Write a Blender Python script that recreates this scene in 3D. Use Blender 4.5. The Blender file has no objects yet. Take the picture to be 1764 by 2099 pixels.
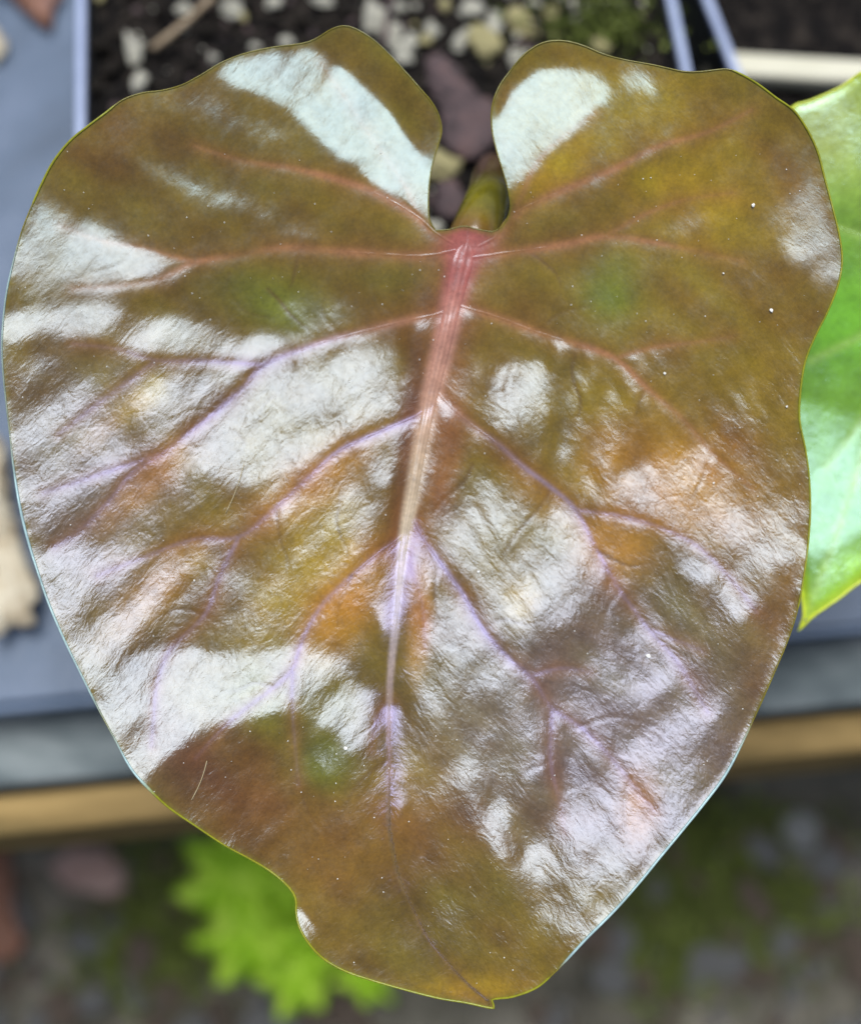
import bpy, bmesh, math, random
import numpy as np
from mathutils import Vector, Matrix, noise as mnoise

random.seed(7)
rng = np.random.default_rng(11)
R = math.radians
scn = bpy.context.scene
COL = scn.collection

# ------------------------------------------------------------------ camera
TILT = R(20.0)                 # camera looks down, tipped forward from the vertical
HALF = R(20.0)                 # half the horizontal field of view
D = 0.23                       # metres from lens to the big leaf
FPX = 882.0 / math.tan(HALF)   # focal length in photograph pixels (1764 wide copy)
LEAF_C = Vector((0.0, 0.0, 0.165))
RIGHT = Vector((1, 0, 0))
UP = Vector((0, math.cos(TILT), math.sin(TILT)))
FWD = Vector((0, math.sin(TILT), -math.cos(TILT)))
CAM = LEAF_C - FWD * D
cam_d = bpy.data.cameras.new('camera')
cam = bpy.data.objects.new('camera', cam_d); COL.objects.link(cam)
cam.matrix_world = Matrix((
    (RIGHT.x, UP.x, -FWD.x, CAM.x),
    (RIGHT.y, UP.y, -FWD.y, CAM.y),
    (RIGHT.z, UP.z, -FWD.z, CAM.z),
    (0, 0, 0, 1)))
cam_d.sensor_fit = 'HORIZONTAL'
cam_d.sensor_width = 36.0
cam_d.lens = 18.0 / math.tan(HALF)
cam_d.clip_start = 0.01
cam_d.clip_end = 100.0
cam_d.dof.use_dof = True
cam_d.dof.focus_distance = D - 0.007
cam_d.dof.aperture_fstop = 7.0
scn.camera = cam

# ------------------------------------------------------------------ light
SUN_FWD = 9.0                 # bright cloud this many degrees past the zenith, away from the viewer
SUN_ANG = 36.0
world = bpy.data.worlds.new('World'); scn.world = world
world.use_nodes = True
wn = world.node_tree.nodes; wl = world.node_tree.links
bg = wn['Background']
sky = wn.new('ShaderNodeTexSky'); sky.sky_type = 'NISHITA'; sky.sun_disc = False
sky.sun_elevation = R(90 - SUN_FWD); sky.sun_rotation = 0.0
sky.dust_density = 4.0; sky.air_density = 1.0; sky.ozone_density = 1.0
wl.new(sky.outputs['Color'], bg.inputs['Color'])
bg.inputs['Strength'].default_value = 0.05
sun_d = bpy.data.lights.new('sun', 'SUN')
sun_d.energy = 2.0; sun_d.angle = R(SUN_ANG); sun_d.color = (0.95, 0.98, 1.0)
sun = bpy.data.objects.new('sun', sun_d); COL.objects.link(sun)
sun.rotation_euler = (R(-SUN_FWD), 0, 0)
sun.location = (0, 0.6, 2)
vs = scn.view_settings
vs.view_transform = 'Standard'; vs.look = 'None'; vs.exposure = 0.95; vs.gamma = 1.0
vs.use_curve_mapping = False
scn.cycles.use_denoising = True

# ------------------------------------------------------------------ helpers
def ray(px, py):
    return RIGHT * ((px - 882.0) / FPX) + UP * (-(py - 1049.5) / FPX) + FWD
def on_plane(px, py, z):
    r = ray(px, py)
    return CAM + r * ((z - CAM.z) / r.z)
def px_size(p):
    """metres covered by one photograph pixel at the distance of point p"""
    return (p - CAM).dot(FWD) / FPX

def tag(o, label=None, cat=None, group=None, kind=None):
    if label: o['label'] = label
    if cat: o['category'] = cat
    if group: o['group'] = group
    if kind: o['kind'] = kind
    return o
def thing(name, loc, label, cat, group=None):
    o = bpy.data.objects.new(name, None); COL.objects.link(o)
    o.location = loc; o.empty_display_size = 0.01
    return tag(o, label, cat, group)
def obj(name, verts, faces, mat, parent=None, smooth=True, loc=None):
    me = bpy.data.meshes.new(name)
    off = Vector(parent.location) if parent else (Vector(loc) if loc is not None else Vector((0, 0, 0)))
    me.from_pydata([tuple(Vector(v) - off) for v in verts], [], faces)
    if smooth: me.polygons.foreach_set('use_smooth', [True] * len(me.polygons))
    me.materials.append(mat); me.update()
    o = bpy.data.objects.new(name, me); COL.objects.link(o)
    if parent: o.parent = parent
    elif loc is not None: o.location = loc
    return o
def obj_bm(name, bm, mat, parent=None, smooth=False, loc=None):
    me = bpy.data.meshes.new(name)
    off = Vector(parent.location) if parent else (Vector(loc) if loc is not None else Vector((0, 0, 0)))
    bmesh.ops.translate(bm, verts=bm.verts, vec=-off)
    bm.to_mesh(me); bm.free()
    if smooth: me.polygons.foreach_set('use_smooth', [True] * len(me.polygons))
    me.materials.append(mat); me.update()
    o = bpy.data.objects.new(name, me); COL.objects.link(o)
    if parent: o.parent = parent
    elif loc is not None: o.location = loc
    return o

def catmull(pts, step):
    pts = [np.array(p, float) for p in pts]
    P = [2 * pts[0] - pts[1]] + pts + [2 * pts[-1] - pts[-2]]
    out = []
    for k in range(1, len(P) - 2):
        p0, p1, p2, p3 = P[k - 1], P[k], P[k + 1], P[k + 2]
        n = max(2, int(np.linalg.norm((p2 - p1)[:2]) / step))
        for i in range(n):
            t = i / n
            out.append(0.5 * ((2 * p1) + (-p0 + p2) * t + (2 * p0 - 5 * p1 + 4 * p2 - p3) * t * t
                              + (-p0 + 3 * p1 - 3 * p2 + p3) * t ** 3))
    out.append(P[-2])
    return np.array(out)

# --- node material helper
class Mat:
    def __init__(self, name):
        self.m = bpy.data.materials.new(name); self.m.use_nodes = True
        self.n = self.m.node_tree.nodes; self.l = self.m.node_tree.links
        self.b = self.n['Principled BSDF']
        self.tc = self.n.new('ShaderNodeTexCoord')
    def set(self, **k):
        for a, v in k.items(): self.b.inputs[a.replace('_', ' ')].default_value = v
        return self
    def link(self, a, b): self.l.new(a, b)
    def noise(self, scale, detail=4, rough=0.55, dist=0.0, vec=None):
        t = self.n.new('ShaderNodeTexNoise')
        t.inputs['Scale'].default_value = scale; t.inputs['Detail'].default_value = detail
        t.inputs['Roughness'].default_value = rough; t.inputs['Distortion'].default_value = dist
        self.link(vec if vec else self.tc.outputs['Object'], t.inputs['Vector'])
        return t.outputs['Fac']
    def voronoi(self, scale, feature='F1', vec=None):
        t = self.n.new('ShaderNodeTexVoronoi'); t.feature = feature
        t.inputs['Scale'].default_value = scale
        self.link(vec if vec else self.tc.outputs['Object'], t.inputs['Vector'])
        return t.outputs['Distance']
    def stretch(self, scale=(1, 1, 1), rot=(0, 0, 0)):
        t = self.n.new('ShaderNodeMapping')
        t.inputs['Scale'].default_value = scale; t.inputs['Rotation'].default_value = rot
        self.link(self.tc.outputs['Object'], t.inputs['Vector'])
        return t.outputs['Vector']
    def ramp(self, fac, stops):
        t = self.n.new('ShaderNodeValToRGB')
        e = t.color_ramp.elements
        while len(e) < len(stops): e.new(0.5)
        for k, (p, c) in enumerate(stops):
            e[k].position = p
            e[k].color = (*c, 1) if hasattr(c, '__len__') else (c, c, c, 1)
        self.link(fac, t.inputs['Fac'])
        return t.outputs['Color']
    def mix(self, a, b, fac, blend='MIX'):
        t = self.n.new('ShaderNodeMix'); t.data_type = 'RGBA'; t.blend_type = blend
        for v, i in ((fac, 0), (a, 6), (b, 7)):
            if hasattr(v, 'is_output') or isinstance(v, bpy.types.NodeSocket): self.link(v, t.inputs[i])
            else: t.inputs[i].default_value = v if i == 0 else (*v, 1)
        return t.outputs[2]
    def math(self, op, a, b=0.5):
        t = self.n.new('ShaderNodeMath'); t.operation = op
        for v, i in ((a, 0), (b, 1)):
            if isinstance(v, bpy.types.NodeSocket): self.link(v, t.inputs[i])
            else: t.inputs[i].default_value = v
        return t.outputs[0]
    def bump(self, height, dist, strength=1.0, normal=None):
        t = self.n.new('ShaderNodeBump')
        t.inputs['Distance'].default_value = dist; t.inputs['Strength'].default_value = strength
        self.link(height, t.inputs['Height'])
        if normal: self.link(normal, t.inputs['Normal'])
        return t.outputs['Normal']
    def color(self, sock): self.link(sock, self.b.inputs['Base Color']); return self
    def rough(self, sock): self.link(sock, self.b.inputs['Roughness']); return self
    def normal(self, sock): self.link(sock, self.b.inputs['Normal']); return self
    def attr(self, name, out='Color'):
        t = self.n.new('ShaderNodeAttribute'); t.attribute_name = name
        return t.outputs[out]

# ------------------------------------------------------------------ materials
def leaf_material(name, rough, spec, wrinkle=1.0):
    M = Mat(name)
    pig = M.attr('pigment')
    n1 = M.noise(260, 5, 0.6)
    n2 = M.noise(1500, 3, 0.6)
    var = M.ramp(n1, [(0.3, 0.80), (0.7, 1.18)])
    c = M.mix(pig, var, 1.0, 'MULTIPLY')
    var2 = M.ramp(n2, [(0.3, 0.86), (0.72, 1.14)])
    c = M.mix(c, var2, 1.0, 'MULTIPLY')
    M.color(c)
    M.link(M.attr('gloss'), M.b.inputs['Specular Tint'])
    M.set(Specular_IOR_Level=spec)
    M.rough(M.ramp(M.noise(700, 3), [(0.3, rough - 0.04), (0.7, rough + 0.08)]))
    dn = M.n.new('ShaderNodeTexNoise'); dn.inputs['Scale'].default_value = 260; dn.inputs['Detail'].default_value = 3
    M.link(M.tc.outputs['Object'], dn.inputs['Vector'])
    wv = M.n.new('ShaderNodeVectorMath'); wv.operation = 'MULTIPLY_ADD'
    M.link(dn.outputs['Color'], wv.inputs[0]); wv.inputs[1].default_value = (.006, .006, .006)
    M.link(M.tc.outputs['Object'], wv.inputs[2])
    net = M.ramp(M.voronoi(150, 'DISTANCE_TO_EDGE', wv.outputs[0]), [(0.0, 0.0), (0.10, 0.85), (0.3, 1.0)])
    rug = M.attr('rugose', 'Fac')
    def scaled(v): return M.math('MULTIPLY', v, rug)
    fl = M.attr('flow', 'Vector')
    a = M.bump(scaled(M.noise(520, 3, 0.6, 0.7, fl)), 0.00011 * wrinkle)
    b = M.bump(scaled(M.noise(1700, 3, 0.62, 0.8, fl)), 0.00004 * wrinkle, 1.0, a)
    d = M.bump(scaled(net), 0.000010 * wrinkle, 1.0, b)
    M.normal(d)
    return M.m

MAT = {}
MAT['leaf'] = leaf_material('bronze_leaf_skin', 0.18, 0.72)
MAT['green'] = leaf_material('green_leaf_skin', 0.2, 0.7, 1.0)

def simple(name, stops, scale, rough, bump=0.0, bscale=None, spec=0.4, detail=5, stretch=None):
    M = Mat(name)
    v = M.stretch(stretch) if stretch else None
    M.color(M.ramp(M.noise(scale, detail, 0.6, 0.3, v), stops))
    M.set(Roughness=rough, Specular_IOR_Level=spec)
    if bump: M.normal(M.bump(M.noise(bscale or scale * 3, 5, 0.6, 0.0, v), bump))
    return M.m
MAT['tray'] = simple('sky_tinted_plastic', [(0.25, (.045, .068, .105)), (0.5, (.082, .118, .178)), (0.8, (.125, .165, .24))], 26, 0.5, 0.0006, 260, 0.5)  # blue of the reflected sky is put into the base colour
MAT['rim'] = simple('pot_plastic_rim', [(0.3, (.26, .31, .46)), (0.7, (.36, .42, .58))], 120, 0.36, 0.0002, 500, 0.6)  # bluish edge highlight painted in as the colour of the black pot's rim
MAT['pot'] = simple('black_pot_plastic', [(0.3, (.018, .018, .018)), (0.7, (.04, .038, .035))], 90, 0.55, 0.0004, 300, 0.4)
MAT['soil'] = simple('dark_potting_soil', [(0.3, (.003, .003, .003)), (0.5, (.008, .0065, .006)), (0.75, (.055, .045, .036))], 160, 0.9, 0.003, 300, 0.15)
MAT['perlite'] = simple('perlite', [(0.3, (.60, .57, .44)), (0.7, (.85, .83, .72))], 300, 0.9, 0.0006, 700, 0.2)
MAT['perlite_y'] = simple('stained_perlite', [(0.3, (.50, .43, .18)), (0.7, (.70, .64, .36))], 300, 0.9, 0.0006, 700, 0.2)
MAT['crumb'] = simple('soil_crumb', [(0.3, (.008, .007, .006)), (0.7, (.055, .045, .036))], 120, 0.9, 0.0008, 500, 0.15)
MAT['bark'] = simple('rotting_bark', [(0.3, (.022, .015, .015)), (0.5, (.085, .058, .06)), (0.65, (.12, .075, .072)), (0.8, (.22, .11, .095))], 210, 0.7, 0.002, 420, 0.4)
MAT['straw'] = simple('dry_straw', [(0.3, (.22, .16, .10)), (0.7, (.42, .33, .22))], 200, 0.7, 0.0003, 900, 0.3)
MAT['paleslat'] = simple('weathered_pale_wood', [(0.3, (.50, .48, .37)), (0.7, (.66, .64, .52))], 60, 0.8, 0.0006, 200, 0.2, 5, (0.3, 1, 1))
MAT['plank'] = simple('weathered_grey_plank', [(0.32, (.03, .04, .045)), (0.5, (.12, .145, .15)), (0.68, (.26, .29, .29))], 34, 0.8, 0.002, 60, 0.2, 6, (0.4, 1, 1))
MAT['timber'] = simple('yellow_timber', [(0.32, (.075, .065, .025)), (0.5, (.20, .135, .05)), (0.68, (.35, .24, .095))], 40, 0.8, 0.002, 60, 0.2, 6, (0.25, 1, 1))
MAT['ground'] = simple('dark_gravel_soil', [(0.25, (.04, .038, .03)), (0.5, (.14, .13, .10)), (0.8, (.32, .29, .24))], 28, 0.95, 0.02, 60, 0.15)
MAT['pebble'] = simple('grey_pebble', [(0.3, (.20, .20, .195)), (0.7, (.42, .41, .39))], 40, 0.85, 0.002, 200, 0.2)
MAT['pebble_b'] = simple('brown_pebble', [(0.3, (.18, .13, .10)), (0.7, (.32, .25, .19))], 40, 0.85, 0.002, 200, 0.2)
MAT['pebble_w'] = simple('white_pebble', [(0.3, (.45, .45, .42)), (0.7, (.6, .6, .57))], 40, 0.8, 0.002, 200, 0.2)
MAT['moss'] = simple('moss', [(0.3, (.09, .12, .03)), (0.7, (.26, .31, .08))], 120, 0.9, 0.0008, 400, 0.15)
MAT['dead'] = simple('fallen_pinkish_leaf', [(0.3, (.28, .17, .14)), (0.7, (.45, .32, .27))], 60, 0.8, 0.001, 200, 0.25)
MAT['cream'] = simple('bleached_dry_leaf', [(0.3, (.34, .25, .15)), (0.55, (.56, .49, .36)), (0.8, (.72, .68, .56))], 140, 0.75, 0.0012, 380, 0.3)
MAT['rust'] = simple('rusty_dry_leaf', [(0.3, (.14, .06, .035)), (0.55, (.26, .12, .07)), (0.8, (.34, .24, .24))], 160, 0.6, 0.001, 380, 0.4)
MAT['dust'] = simple('white_grit', [(0.3, (.7, .7, .66)), (0.7, (.85, .85, .8))], 900, 0.6, 0, None, 0.4)
MAT['fibre'] = simple('pale_fibre', [(0.3, (.40, .33, .18)), (0.7, (.55, .46, .28))], 300, 0.6, 0, None, 0.4)
M = Mat('seedling_leaf')
M.color(M.ramp(M.noise(70, 4), [(0.3, (.20, .42, .01)), (0.5, (.38, .62, .03)), (0.7, (.60, .82, .10))]))
M.set(Roughness=0.55, Specular_IOR_Level=0.3)
M.b.inputs['Subsurface Weight'].default_value = 0.0
MAT['seedling'] = M.m

# ------------------------------------------------------------------ leaf engine
def gblur(a, s):
    """gaussian blur with edge padding, sigma s in cells"""
    p = int(4 * s) + 2
    b = np.pad(a, p, mode='edge')
    ky = np.fft.fftfreq(b.shape[0]) * 2 * np.pi; kx = np.fft.rfftfreq(b.shape[1]) * 2 * np.pi
    f = np.exp(-0.5 * s * s * (ky[:, None] ** 2 + kx[None] ** 2))
    r = np.fft.irfft2(np.fft.rfft2(b) * f, s=b.shape)
    return r[p:-p, p:-p]
def flow_noise(shape, sl, sw, ang):
    """random field stretched along a direction (cells): sl along, sw across; unit std"""
    w = rng.standard_normal(shape)
    ky = np.fft.fftfreq(shape[0]) * 2 * np.pi; kx = np.fft.rfftfreq(shape[1]) * 2 * np.pi
    KX, KY = np.meshgrid(kx, ky)
    ka = KX * math.cos(ang) + KY * math.sin(ang); kb = -KX * math.sin(ang) + KY * math.cos(ang)
    r = np.fft.irfft2(np.fft.rfft2(w) * np.exp(-0.5 * ((ka * sl) ** 2 + (kb * sw) ** 2)), s=shape)
    return r / r.std()
def inside(X, Y, poly):
    m = np.zeros(X.shape, bool)
    n = len(poly)
    for k in range(n):
        x1, y1 = poly[k]; x2, y2 = poly[(k + 1) % n]
        if y1 == y2: continue
        c = ((y1 > Y) != (y2 > Y)) & (X < (x2 - x1) * (Y - y1) / (y2 - y1) + x1)
        m ^= c
    return m
def seg_dist(X, Y, line, closed=False, widths=None):
    """distance to a polyline, nearest point, and the line parameter 0..1"""
    best = np.full(X.shape, 1e9); nx = np.zeros(X.shape); ny = np.zeros(X.shape); tt = np.zeros(X.shape)
    n = len(line); m = n if closed else n - 1
    for k in range(m):
        a = line[k]; b = line[(k + 1) % n]
        vx, vy = b[0] - a[0], b[1] - a[1]
        L = vx * vx + vy * vy + 1e-9
        x0, x1 = min(a[0], b[0]) - 130, max(a[0], b[0]) + 130
        y0, y1 = min(a[1], b[1]) - 130, max(a[1], b[1]) + 130
        sel = (X >= x0) & (X <= x1) & (Y >= y0) & (Y <= y1)
        xs, ys = X[sel], Y[sel]
        t = np.clip(((xs - a[0]) * vx + (ys - a[1]) * vy) / L, 0, 1)
        qx, qy = a[0] + t * vx, a[1] + t * vy
        d = np.hypot(xs - qx, ys - qy)
        cur = best[sel]; up = d < cur
        best[sel] = np.where(up, d, cur)
        nx[sel] = np.where(up, qx, nx[sel]); ny[sel] = np.where(up, qy, ny[sel])
        tt[sel] = np.where(up, (k + t) / m, tt[sel])
    return best, nx, ny, tt

def solve_height(S, mask, X, Y, Dl, cell, wx, a_s, spread, axx=0.0):
    """leaf height (towards the viewer) whose undulations tilt each patch towards or away from the bright sky"""
    u = (X - 882.0) / FPX; v = -(Y - 1049.5) / FPX
    off = (1 - S) * spread
    ay = (a_s - off - np.arctan(v)) / 2
    ax = -np.arctan(u) / 2 + axx
    gx = -np.tan(ax) * cell              # dh per column step (u grows)
    gy = np.tan(ay) * cell               # rows go down: v falls, so dh/drow = +tan(ay)
    w = np.where(mask, 1.0, 0.004)
    wxe = 0.5 * (w[:, 1:] + w[:, :-1]) * 0.5 * (wx[:, 1:] + wx[:, :-1]); wye = 0.5 * (w[1:] + w[:-1])
    tx = 0.5 * (gx[:, 1:] + gx[:, :-1]); ty = 0.5 * (gy[1:] + gy[:-1])
    def A(h):
        r = 1e-6 * h
        e = wxe * (h[:, 1:] - h[:, :-1]); r[:, 1:] += e; r[:, :-1] -= e
        e = wye * (h[1:] - h[:-1]); r[1:] += e; r[:-1] -= e
        return r
    b = np.zeros_like(S)
    e = wxe * tx; b[:, 1:] += e; b[:, :-1] -= e
    e = wye * ty; b[1:] += e; b[:-1] -= e
    diag = np.full_like(S, 1e-6)
    diag[:, 1:] += wxe; diag[:, :-1] += wxe; diag[1:] += wye; diag[:-1] += wye
    h = np.zeros_like(S); r = b - A(h); z = r / diag; p = z.copy(); rz = (r * z).sum()
    for it in range(900):
        Ap = A(p); al = rz / (p * Ap).sum()
        h += al * p; r -= al * Ap
        z = r / diag; rz2 = (r * z).sum()
        if rz2 < 1e-22: break
        p = z + (rz2 / rz) * p; rz = rz2
    return h - h[mask].mean()

class Leaf:
    def __init__(self, outline, Dl, step=4.0, sub=2):
        self.out = catmull(list(outline) + [outline[0]], 9.0)[:-1]
        self.D = Dl; self.step = step; self.sub = sub
        o = self.out
        x0, y0 = o.min(0) - 24; x1, y1 = o.max(0) + 24
        nx = int((x1 - x0) / (step * sub)) + 2; ny = int((y1 - y0) / (step * sub)) + 2
        self.x0, self.y0 = x0, y0
        self.cx = x0 + np.arange(nx) * step * sub; self.cy = y0 + np.arange(ny) * step * sub
        self.fx = x0 + np.arange((nx - 1) * sub + 1) * step; self.fy = y0 + np.arange((ny - 1) * sub + 1) * step
        self.CX, self.CY = np.meshgrid(self.cx, self.cy)
        self.X, self.Y = np.meshgrid(self.fx, self.fy)
    def sheen(self, base, polys, noise_amp=0.1):
        S = np.full(self.CX.shape, base)
        for v, bl, poly in polys:
            m = gblur(inside(self.CX, self.CY, poly).astype(float), bl / (self.step * self.sub))
            S = S * (1 - m) + v * m
        S += noise_amp * (0.75 * flow_noise(S.shape, 8, 3.0, R(-40)) + 0.65 * flow_noise(S.shape, 3.2, 1.5, R(-50)))
        return np.clip(S, -0.2, 1.35)
    def height(self, S, wx, a_s, spread):
        mask = inside(self.CX, self.CY, self.out)
        cell = self.step * self.sub / FPX * self.D
        T = S.copy(); ex_ = np.zeros_like(S); wmap = wx * (1 + 3 * np.clip((S - .45) / .5, 0, 1))
        for it in range(5):
            h = solve_height(T, mask, self.CX, self.CY, self.D, cell, wmap, a_s, spread, ex_)
            rx = np.arctan((self.CX - 882.0) / FPX) - 2 * np.arctan(np.gradient(h, axis=1) / cell)
            ex_ = np.clip(ex_ - 0.3 * rx, -.5, .5)
            ry = np.arctan(-(self.CY - 1049.5) / FPX) + 2 * np.arctan(np.gradient(h, axis=0) / cell)
            got = 1 - (a_s - ry) / spread
            T = np.clip(T + 0.7 * (S - got), -0.8, 2.0)
        s = self.sub
        # bilinear refinement then light smoothing
        f = np.empty((len(self.fy), len(self.fx)))
        iy = np.arange(len(self.fy)) / s; ix = np.arange(len(self.fx)) / s
        j0 = np.minimum(iy.astype(int), h.shape[0] - 2); i0 = np.minimum(ix.astype(int), h.shape[1] - 2)
        ty = (iy - j0)[:, None]; tx = (ix - i0)[None]
        f = (h[j0][:, i0] * (1 - ty) * (1 - tx) + h[j0 + 1][:, i0] * ty * (1 - tx)
             + h[j0][:, i0 + 1] * (1 - ty) * tx + h[j0 + 1][:, i0 + 1] * ty * tx)
        self.h = gblur(f, 1.6)
        return self.h
    def sample(self, arr, px, py):
        fx = np.clip((np.asarray(px) - self.x0) / self.step, 0, len(self.fx) - 1.001)
        fy = np.clip((np.asarray(py) - self.y0) / self.step, 0, len(self.fy) - 1.001)
        i = fx.astype(int); j = fy.astype(int); a = fx - i; b = fy - j
        return arr[j, i] * (1 - a) * (1 - b) + arr[j, i + 1] * a * (1 - b) + arr[j + 1, i] * (1 - a) * b + arr[j + 1, i + 1] * a * b
    def pos(self, px, py, h):
        px = np.asarray(px, float); py = np.asarray(py, float); d = self.D - np.asarray(h)
        a = (px - 882.0) / FPX * d; b = -(py - 1049.5) / FPX * d
        return np.stack([CAM[k] + a * RIGHT[k] + b * UP[k] + d * FWD[k] for k in range(3)], -1)
    def set_flow(self, left, ang_l, ang_r, stretch):
        k = self.D / FPX; x = self.X * k; y = self.Y * k
        def uv(a): return np.stack([(x * math.cos(a) + y * math.sin(a)) / stretch, -x * math.sin(a) + y * math.cos(a)], -1)
        self.flow = np.where(left[..., None], uv(ang_l), uv(ang_r) + 0.7)
    def blade(self, parent, mat, pigment, gloss, name='blade', thick=0.00045):
        m = inside(self.X, self.Y, self.out)
        cell = m[:-1, :-1] & m[1:, :-1] & m[:-1, 1:] & m[1:, 1:]
        used = np.zeros_like(m); cnt = np.zeros(m.shape, int)
        for dj in (0, 1):
            for di in (0, 1):
                used[dj:dj + cell.shape[0], di:di + cell.shape[1]] |= cell
                cnt[dj:dj + cell.shape[0], di:di + cell.shape[1]] += cell
        bnd = used & (cnt < 4)
        X, Y = self.X.copy(), self.Y.copy()
        X[bnd] = self.near[0][bnd]; Y[bnd] = self.near[1][bnd]
        idx = -np.ones(m.shape, int); idx[used] = np.arange(used.sum())
        V = self.pos(X[used], Y[used], self.sample(self.h, X[used], Y[used]))
        off = np.array(parent.location)
        jj, ii = np.nonzero(cell)
        F = np.stack([idx[jj, ii], idx[jj + 1, ii], idx[jj + 1, ii + 1], idx[jj, ii + 1]], 1)
        me = bpy.data.meshes.new(name)
        me.vertices.add(len(V)); me.vertices.foreach_set('co', (V - off).astype(np.float32).ravel())
        me.loops.add(F.size); me.loops.foreach_set('vertex_index', F.astype(np.int32).ravel())
        me.polygons.add(len(F)); me.polygons.foreach_set('loop_start', (np.arange(len(F)) * 4).astype(np.int32))
        me.polygons.foreach_set('loop_total', np.full(len(F), 4, np.int32))
        me.polygons.foreach_set('use_smooth', np.ones(len(F), bool))
        me.update(calc_edges=True); me.validate()
        put_rug(me, self.rug[used] if hasattr(self, 'rug') else np.ones(used.sum()))
        put_attr(me, 'pigment', pigment[used]); put_attr(me, 'gloss', gloss[used])
        fa = me.attributes.new('flow', 'FLOAT_VECTOR', 'POINT')
        fv = np.zeros((used.sum(), 3), np.float32); fv[:, :2] = self.flow[used]; fa.data.foreach_set('vector', fv.ravel())
        me.materials.append(mat)
        o = bpy.data.objects.new(name, me); COL.objects.link(o); o.parent = parent
        sm = o.modifiers.new('thickness', 'SOLIDIFY'); sm.thickness = thick; sm.offset = -1; sm.use_rim = False
        return o
    def ribbon(self, parent, mat, line, w0, w1, rise, pig, glo, name='vein', sect=9, prof=None):
        """a vein: a tapering rib that lies on the blade; widths in photograph pixels"""
        P = catmull(line, 7.0); n = len(P)
        T = np.gradient(P, axis=0); T /= np.linalg.norm(T, axis=1)[:, None] + 1e-9
        N = np.stack([-T[:, 1], T[:, 0]], 1)
        V = []; G = []; C = []
        for k in range(n):
            t = k / (n - 1)
            w = prof(P[k][1]) if prof else w0 + (w1 - w0) * t ** 0.8
            if name != 'midrib': w *= 1 + 0.12 * math.sin(k * 0.9) * math.sin(k * 0.23)
            for s in range(sect):
                c = -1 + 2 * s / (sect - 1)
                q = P[k] + N[k] * c * w / 2
                hh = float(self.sample(self.h, q[0], q[1]))
                rz = rise * (w / w0) * (math.sqrt(max(0, 1 - c * c)) ** 1.0) - 0.00006
                if name == 'midrib': rz = (rz + .00006) * float(np.interp(P[k][1], [480, 560, 680], [.12, .4, 1])) - .00006
                if name == 'midrib': rz += 0.00010 * math.cos(c * 9.4) * (1 - abs(c))
                V.append(self.pos(q[0], q[1], hh + rz))
                C.append(self.sample(pig, q[0], q[1]) if pig.ndim == 2 else self.sample(pig, q[0], q[1]))
        F = [(k * sect + s, k * sect + s + 1, (k + 1) * sect + s + 1, (k + 1) * sect + s) for k in range(n - 1) for s in range(sect - 1)]
        o = obj(name, V, F, mat, parent)
        return o, P

def put_attr(me, name, rgb):
    if name == 'gloss' and 'rugose' not in me.attributes: put_rug(me, np.ones(len(rgb)))
    a = me.attributes.new(name, 'FLOAT_COLOR', 'POINT')
    c = np.ones((len(rgb), 4), np.float32); c[:, :3] = rgb
    a.data.foreach_set('color', c.ravel())

def put_rug(me, f):
    a = me.attributes.new('rugose', 'FLOAT', 'POINT'); a.data.foreach_set('value', np.asarray(f, np.float32))

def blobs(X, Y, base, items):
    c = np.empty(X.shape + (3,)); c[:] = base
    for (x, y, rx, ry, rot, col, amt) in items:
        ca, sa = math.cos(R(rot)), math.sin(R(rot))
        dx, dy = X - x, Y - y
        a = (dx * ca + dy * sa) / rx; b = (-dx * sa + dy * ca) / ry
        m = (amt * np.exp(-(a * a + b * b) ** 1.3))[..., None]
        c = c * (1 - m) + np.array(col) * m
    return c

# ================================================================== THE BRONZE LEAF
OUT = [(893,472),(880,450),(878,400),(884,345),(897,300),(905,268),(899,236),(884,208),(862,182),(825,140),(785,98),(750,70),(712,53),
 (682,58),(652,76),(622,88),(562,96),(505,108),(455,127),(412,153),(372,174),(332,185),(292,190),(252,204),(215,232),(175,262),(142,290),
 (110,330),(86,375),(66,420),(46,470),(29,530),(15,590),(8,640),(4,700),(6,760),(12,820),(20,890),(28,960),(41,1040),(58,1110),(80,1180),
 (101,1240),(131,1310),(165,1380),(200,1450),(235,1515),(268,1575),(300,1612),(345,1655),(400,1693),(460,1733),(510,1760),(552,1785),
 (586,1813),(605,1840),(607,1872),(614,1902),(634,1936),(662,1965),(705,1990),(762,2010),(832,2030),(900,2047),(955,2056),(1012,2067),
 (1008,2050),(1050,2044),(1098,2026),(1130,2000),(1152,1978),(1200,1926),(1258,1868),(1308,1812),(1352,1758),(1400,1700),(1442,1648),
 (1485,1590),(1520,1525),(1555,1450),(1590,1370),(1615,1310),(1634,1250),(1647,1180),(1655,1120),(1660,1050),(1658,980),(1650,920),
 (1638,860),(1640,800),(1650,740),(1670,690),(1695,640),(1715,590),(1725,540),(1721,490),(1707,430),(1691,370),(1675,310),(1652,262),
 (1625,225),(1590,200),(1550,170),(1515,150),(1488,141),(1440,146),(1400,146),(1340,133),(1280,122),(1235,110),(1192,92),(1150,83),(1110,88),(1075,110),
 (1045,145),(1021,180),(1008,220),(1008,265),(1018,310),(1031,352),(1043,398),(1045,430),(1033,458),(1012,474),(980,470),(950,463),(920,470)]
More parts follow.
